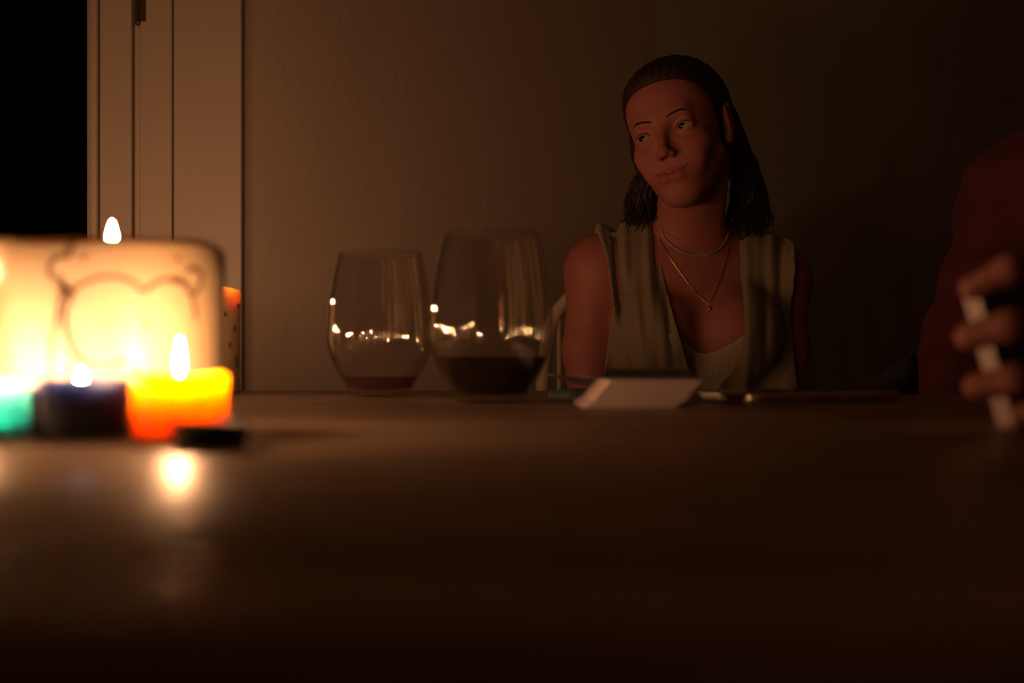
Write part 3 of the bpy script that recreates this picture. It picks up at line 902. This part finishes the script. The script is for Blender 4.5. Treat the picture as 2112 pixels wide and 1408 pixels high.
# eyes, brows, lashes
def HP(x, y, z): return Vector((HC + HR @ (np.array((x, y, z)) * HS)).tolist())
gaze = (HR @ np.array((-.26, .95, .13))); gaze = Vector((gaze / np.linalg.norm(gaze)).tolist())
for sx in (-1, 1):
    c = HP(sx * .0315, .0705, .0015)
    bm = bmesh.new(); bmesh.ops.create_uvsphere(bm, u_segments=32, v_segments=20, radius=.0125 * HS)
    rot = Vector((0, 0, 1)).rotation_difference(gaze).to_matrix().to_4x4()
    for f in bm.faces:
        cz = f.calc_center_median().z / (.0125 * HS)
        f.material_index = 1 if cz > .885 else 0
    bmesh.ops.transform(bm, matrix=Matrix.Translation(c) @ rot, verts=bm.verts)
    from_bm('eye', bm, [M['eye_white'], M['iris']], woman)
    def on_face(x, z, y0=.13):
        o = HP(x, y0, z); d = (HP(x, 0, z) - o).normalized()
        loc, nor, i, ds = bvh.ray_cast(o, d)
        return (loc - d * .0002) if loc else HP(x, .08, z)
    bp = [on_face(sx * x, z) for x, z in ((.0115, .0185), (.019, .0215), (.029, .0235), (.038, .0228), (.048, .0180))]
    from_bm('eyebrow', tube_bm(spline(bp, 5), .0017, 8, taper=lambda t: max(.2, .55 + 2.2 * t * (1 - t) - .35 * t)), M['hair'], woman)
    lp = [on_face(sx * x, z) for x, z in ((.0195, .0028), (.025, .0064), (.032, .0078), (.039, .0062), (.0455, .0015))]
    from_bm('eyelashes', tube_bm(spline(lp, 5), .0006, 6), M['hair_dark'], woman)
mp_ = [on_face(x, z) for x, z in ((-.0262, -.0553), (-.016, -.0598), (-.006, -.0608), (0, -.0612), (.006, -.0608), (.016, -.0598), (.0262, -.0553))]
from_bm('mouth_line', tube_bm(spline(mp_, 4), .0010, 6, taper=lambda t: .4 + 2.4 * t * (1 - t)), pmat('mouth line', (.10, .02, .02), .6), woman)

# hair: swept-back cap plus wavy locks
def hair_cap(C, R, sc_, vox, extra=(), groove=.0005, lo=None, hi=None, cover=False):
    gc = Grid(np.minimum(C - .13, lo) if lo is not None else C - .13, C + .13 if hi is None else np.maximum(C + .13, hi), vox)
    hpz = head_prims(C, R, sc_, detail=False)
    gc.apply(hpz[:3], pad=.03)
    X, Y, Z = gc.full()
    q = [(R[0, i] * (X - C[0]) + R[1, i] * (Y - C[1]) + R[2, i] * (Z - C[2])) / sc_ for i in range(3)]
    x, y, z = q
    yh = np.interp(z, [-.08, -.035, -.022, .0, .02, .045, .060, .072, .083, .10], [-.06, -.045, -.012, .010, .024, .040, .055, .072, .100, .2]).astype(np.float32)
    rp = np.clip((yh - y) / .055, 0.0, 1)
    th = .0008 + .0082 * np.sqrt(rp)
    D = gc.D - th - rp * groove * 1.6 * np.sin(np.arctan2(x, z + .02) * 55 + 30 * y)
    D = np.maximum(D, (y - yh) * .7)
    gc.D = D.astype(np.float32)
    def E2(c, r, k, op='u'): return ell(C + R @ (np.array(c) * sc_), np.array(r) * sc_, k, op, R)
    cuts = [E2((sx * .088, -.010, -.002), (.021, .019, .032), .004, 's') for sx in (-1, 1)]
    gc.apply([E2((0, -.060, -.015), (.066, .055, .070), .02)] + list(extra), pad=.03)
    gc.apply(cuts[1:] if cover else cuts, pad=.03)
    if cover: gc.apply([E2((-.070, -.008, -.012), (.0145, .026, .040), .010)], pad=.03)
    return gc
massR = [np.array(HP(.052, -.045, .0)), np.array(W(1535, 350, 1.50)), np.array(W(1545, 405, 1.51)), np.array(W(1540, 440, 1.50))]
massL = [np.array(HP(-.045, -.060, -.02)), np.array(W(1330, 385, 1.51)), np.array(W(1322, 415, 1.51)), np.array(W(1328, 445, 1.51))]
ex = []
for mm, rr in ((massR, (.030, .021, .019, .010)), (massL, (.024, .019, .017, .009))):
    ex += [cone(mm[j], mm[j + 1], rr[j], rr[j + 1], .012) for j in range(3)]
gc = hair_cap(HC, HR, HS, .002, ex, lo=np.array((.14, 1.34, .965)), cover=True)
X, Y, Z = gc.full()
wav = .0016 * np.sin((X - .25) * 700 + 2.2 * np.sin(Z * 160)) * np.clip((1.09 - Z) / .04, 0, 1)
me, _ = to_mesh('hair', [gc.mesh((gc.D + wav).astype(np.float32))])
hair = link_mesh('hair', me, M['hair'], woman)
hair['label'] = 'dark brown hair swept back from the face'
rg = random.Random(12)
bm = bmesh.new()
for i in range(420):
    sx = -1 if i % 5 < 2 else 1
    u = rg.random()
    mm = massR if sx > 0 else massL
    rad = .026 if sx > 0 else .022
    ang = rg.uniform(0, 6.283)
    rr = rad * math.sqrt(rg.uniform(.35, 1.0))
    o1 = Vector((math.cos(ang) * rr, math.sin(ang) * rr * .7, 0))
    tl = rg.uniform(-.004, .036)
    p0 = Vector(mm[0].tolist()) + Vector((math.cos(ang) * rad * .6, math.sin(ang) * rad * .4, rg.uniform(0, .03)))
    endp = Vector(mm[3].tolist()) + o1 * rg.uniform(.5, 1.5) - Vector((0, 0, tl))
    base = spline([p0, Vector(mm[1].tolist()) + o1 * .85, Vector(mm[2].tolist()) + o1 * 1.0, endp], 9)
    ph1 = round(rg.uniform(0, 6.28) * 2) / 2; fr = rg.uniform(9, 12); amp = rg.uniform(.003, .0065)
    pts = []; n = len(base)
    for k, p in enumerate(base):
        t = k / (n - 1)
        a = amp * t * (.5 + t)
        pts.append(p + Vector((math.sin(fr * t + ph1) * a, math.cos(fr * t + ph1) * a, 0)))
    if rg.random() < .35:       # the tip curls back up
        c = pts[-1]; cr = rg.uniform(.004, .007); sg = rg.choice((-1, 1))
        pts += [c + Vector((sg * cr * (1 - math.cos(w_)), 0, -cr * math.sin(w_))) for w_ in (.6, 1.2, 1.8, 2.5, 3.2, 4.0)]
    tube_bm(pts, rg.uniform(.0011, .0026), 5, bm, taper=lambda t: 1.0 - .8 * t * t)
lk = from_bm('hair_locks', bm, M['hair'], woman)
lk['label'] = 'loose wavy locks falling to the shoulders'; lk['kind'] = 'stuff'

# ---------------------------------------------------------------- the person in dark red
RS = np.array((0.580, 1.125, 0.962)); LS = np.array((0.640, 0.80, 0.965)); NB2 = np.array((.625, .965, 1.005))
R2 = rotm(-72, -8, 0); H2 = np.array((.640, .965, 1.150))
RE = np.array((.484, 1.085, .745)); LE = np.array((.575, .615, .795))
RW = np.array((.56, .90, .60)); LW = np.array(W(2560, 760, .48))
tors2 = [ell((.655, .965, .84), (.100, .150, .165), .04), ell((.67, .965, .68), (.10, .14, .17), .05), ell((.70, .97, .55), (.12, .165, .11), .05),
         cone(RS + (.02, -.02, -.005), LS + (0, .02, -.005), .050, .050, .05),
         cone(NB2 + (0, .02, .01), RS + (0, -.01, .012), .034, .036, .05), cone(NB2 + (0, -.02, .01), LS + (0, .01, .012), .034, .036, .05)]
arm2 = [ell(RS, (.060, .060, .060), .03), ell(LS, (.060, .060, .060), .03),
        cone(RS, RE, .054, .044, .02), cone(RE, RW, .040, .026, .02),
        cone(LS, LE, .050, .042, .02), cone(LE, LW, .040, .025, .02)]
leg2 = []
for sy in (-1, 1):
    leg2 += [cone((.70, .965 + sy * .085, .535), (.335, .965 + sy * .088, .53), .080, .058, .04),
             cone((.335, .965 + sy * .088, .53), (.36, .965 + sy * .09, .10), .055, .038, .02),
             cone((.37, .965 + sy * .09, .045), (.20, .965 + sy * .09, .030), .038, .028, .03)]
g2 = Grid((0.15, 0.50, 0.0), (0.86, 1.26, 1.36), 0.0045)
g2.apply(tors2 + arm2 + leg2, pad=.03)
T2 = g2.D.copy()
neck2 = [cone(NB2, H2 + R2 @ np.array((0, -.02, -.05)), .056, .054, .04)]
g2.apply(neck2)
body2 = g2.mesh()
gf = Grid(H2 - .15, H2 + .15, .0023)
gf.apply(neck2 + head_prims(H2, R2, 1.02), pad=.02)
head2 = gf.mesh()
# the hand round the cards
fing = [([(2330, 610, .435), (2200, 535, .407), (2085, 556, .4005), (2006, 594, .4085)], .0078, .0050),
        ([(2340, 690, .430), (2205, 662, .400), (2085, 672, .3955), (2000, 694, .4060)], .0082, .0058),
        ([(2335, 770, .430), (2210, 772, .402), (2095, 784, .3975), (2016, 797, .4080)], .0078, .0056),
        ([(2320, 842, .435), (2225, 838, .412), (2165, 846, .4060), (2118, 852, .4080)], .0066, .0050)]
hp = []
for pts, r0, r1 in fing:
    P3 = [np.array(W(*p)) for p in pts]
    hp.append(cone(LW + (P3[0] - LW) * .2, P3[0], .015, .0118, .014))
    rr = np.linspace(r0, r1, 4)
    for j in range(3): hp.append(cone(P3[j], P3[j + 1], rr[j], rr[j + 1], .003))
t = [np.array(W(*p)) for p in [(2500, 660, .47), (2370, 600, .475), (2260, 580, .462), (2170, 590, .452)]]
hp += [cone(t[0], t[1], .016, .0125, .012), cone(t[1], t[2], .0115, .010, .004), cone(t[2], t[3], .0098, .008, .004)]
hp += [cone(LE * .4 + LW * .6, LW, .031, .0245, .012)]
g3 = Grid((0.15, 0.36, 0.735), (0.48, 0.60, 0.86), 0.0014)
g3.apply(hp)
hand3 = g3.mesh()
gr_ = Grid((0.44, 0.70, 0.5), (0.66, 1.0, 0.7), 0.003)
gr_.apply(hand_prims(RW, (-.2, -1, -.2), None, (-.2, 0, 1), 25, 1.0, -1) + [arm2[3]])
hand4 = gr_.mesh()
me, V2 = to_mesh('person', [body2, head2, hand3, hand4])
tint(me, V2, lambda V: np.tile(np.array((0.20, 0.072, 0.055)), (len(V), 1)))
red = link_mesh('person', me, M['skin']); me2 = me
tag(red, 'person in dark red jumper at right edge, one hand gripping a block of cards', 'person')
# fingernails on the gripping hand
for pts, r0, r1 in fing:
    a = W(*pts[3]); b = W(*pts[2]); d = (a - b).normalized()
    c = a - d * .002 + Vector((0, -1, 0)) * (r1 * .86)
    bm = bmesh.new(); bmesh.ops.create_uvsphere(bm, u_segments=12, v_segments=8, radius=1)
    zax = Vector((0, -1, 0)); zax = (zax - d * zax.dot(d)).normalized(); yax = zax.cross(d)
    Mx = Matrix((( d.x, yax.x, zax.x), (d.y, yax.y, zax.y), (d.z, yax.z, zax.z))) @ Matrix.Diagonal((.0046, .0036, .0011))
    bmesh.ops.transform(bm, matrix=Matrix.Translation(c) @ Mx.to_4x4(), verts=bm.verts)
    from_bm('fingernail', bm, pmat('fingernail', (.62, .36, .28), .3), red)
# jumper: torso, arms to the wrist; trousers below
X2, Y2, Z2 = g2.full()
gj = Grid((0.15, 0.45, 0.40), (0.86, 1.28, 1.10), 0.0045)
gj.apply(tors2 + [arm2[0], arm2[1], arm2[2], arm2[4], cone(RE, RW * .9 + RE * .1, .041, .029, .02), cone(LE, LW * .78 + LE * .22, .041, .030, .02)], pad=.035)
X3, Y3, Z3 = gj.full()
jd = gj.D - .0085 - .0022 * np.sin((Z3 * 1.0 + X3 * .5) * 95 + 2 * np.sin(Y3 * 30))
jd = np.maximum(jd, (0.50 - Z3) + 0 * jd)
nk = 0.060 - np.sqrt((X3 - NB2[0]) ** 2 + (Y3 - NB2[1]) ** 2) + 0 * Z3
jd = np.maximum(jd, np.where(Z3 > .99, nk, -1).astype(np.float32))
me, _ = to_mesh('jumper', [gj.mesh(jd.astype(np.float32))])
link_mesh('jumper', me, M['red'], red)['label'] = 'dark red long-sleeved jumper'
gt = Grid((0.22, 0.70, 0.05), (0.86, 1.24, 0.66), 0.006)
gt.apply(tors2[2:3] + [leg2[0], leg2[1], leg2[3], leg2[4]], pad=.03)
X4, Y4, Z4 = gt.full()
td = np.maximum(gt.D - .007, (0.085 - Z4) + 0 * gt.D)
me, _ = to_mesh('trousers', [gt.mesh(td.astype(np.float32))])
link_mesh('trousers', me, M['trousers'], red)
gc2 = hair_cap(H2, R2, 1.02, .004, groove=.0)
me, _ = to_mesh('hair2', [gc2.mesh()])
link_mesh('hair', me, M['hair_dark'], red)
for sx in (-1, 1):
    c = H2 + R2 @ (np.array((sx * .0315, .0705, .0015)) * 1.02)
    bm = bmesh.new(); bmesh.ops.create_uvsphere(bm, u_segments=24, v_segments=16, radius=.0125)
    gz = Vector((R2 @ np.array((0, 1, 0))).tolist()); rot = Vector((0, 0, 1)).rotation_difference(gz).to_matrix().to_4x4()
    for f in bm.faces: f.material_index = 1 if f.calc_center_median().z / .0125 > .885 else 0
    bmesh.ops.transform(bm, matrix=Matrix.Translation(Vector(c.tolist())) @ rot, verts=bm.verts)
    from_bm('eye', bm, [M['eye_white'], M['iris']], red)
bv2 = BVHTree.FromPolygons([tuple(v) for v in V2.tolist()], [tuple(p.vertices) for p in me2.polygons])
for sx in (-1, 1):
    bp = []
    for x_, z_ in ((.012, .019), (.022, .023), (.034, .0235), (.046, .018)):
        o_ = Vector((H2 + R2 @ (np.array((sx * x_, .13, z_)) * 1.02)).tolist()); e_ = Vector((H2 + R2 @ (np.array((sx * x_, 0, z_)) * 1.02)).tolist())
        loc, nor, ii, ds = bv2.ray_cast(o_, (e_ - o_).normalized())
        bp.append(loc if loc else e_)
    from_bm('eyebrow', tube_bm(spline(bp, 5), .0026, 8, taper=lambda t: max(.25, 1.1 - .8 * t)), M['hair_dark'], red)
# shoes for both seated people
for who, feet in ((woman, [((xs + s_ * .085, 1.25, .045), (xs + s_ * .09, 1.10, .034)) for s_ in (-1, 1)]), (red, [((.37, .965 + s_ * .09, .045), (.20, .965 + s_ * .09, .034)) for s_ in (-1, 1)])):
    for a, b in feet:
        gg = Grid(np.minimum(a, b) - .07, np.maximum(a, b) + .07, .004)
        gg.apply([cone(a, b, .042, .034, .02)])
        xx, yy, zz = gg.full()
        dd = np.maximum(gg.D, (0.002 - zz) + 0 * gg.D); dd = np.maximum(dd, zz - .075 + 0 * dd)
        me, _ = to_mesh('shoe', [gg.mesh(dd.astype(np.float32))])
        link_mesh('shoe', me, M['black_fabric'], who)

# cards held in the hand
top_p = W(1999, 590, .420); bot_p = W(2078, 886, .420)
S = (bot_p - top_p).normalized()
Lx = Vector((.9, .3, 0)); Lx = (Lx - S * Lx.dot(S)).normalized()
T = S.cross(Lx); 
if T.y > 0: T = -T
hd = empty('held_cards', tuple((top_p + bot_p) / 2 + Lx * .044), 'block of green-backed playing cards gripped in the hand at right', 'playing cards')
# card mesh axes: x = short side (S), y = long side (Lx), z = T
rotM = Matrix(((S.x, Lx.x, T.x), (S.y, Lx.y, T.y), (S.z, Lx.z, T.z)))
if rotM.determinant() < 0: rotM = Matrix(((-S.x, Lx.x, T.x), (-S.y, Lx.y, T.y), (-S.z, Lx.z, T.z)))
hd.rotation_euler = rotM.to_euler()
for i in range(18):
    c = bpy.data.objects.new('card', CARD); COL.objects.link(c); c.parent = hd
    c.location = (rg.uniform(-.0003, .0003), rg.uniform(-.0005, .0005), (i - 9) * (CT + .00002))
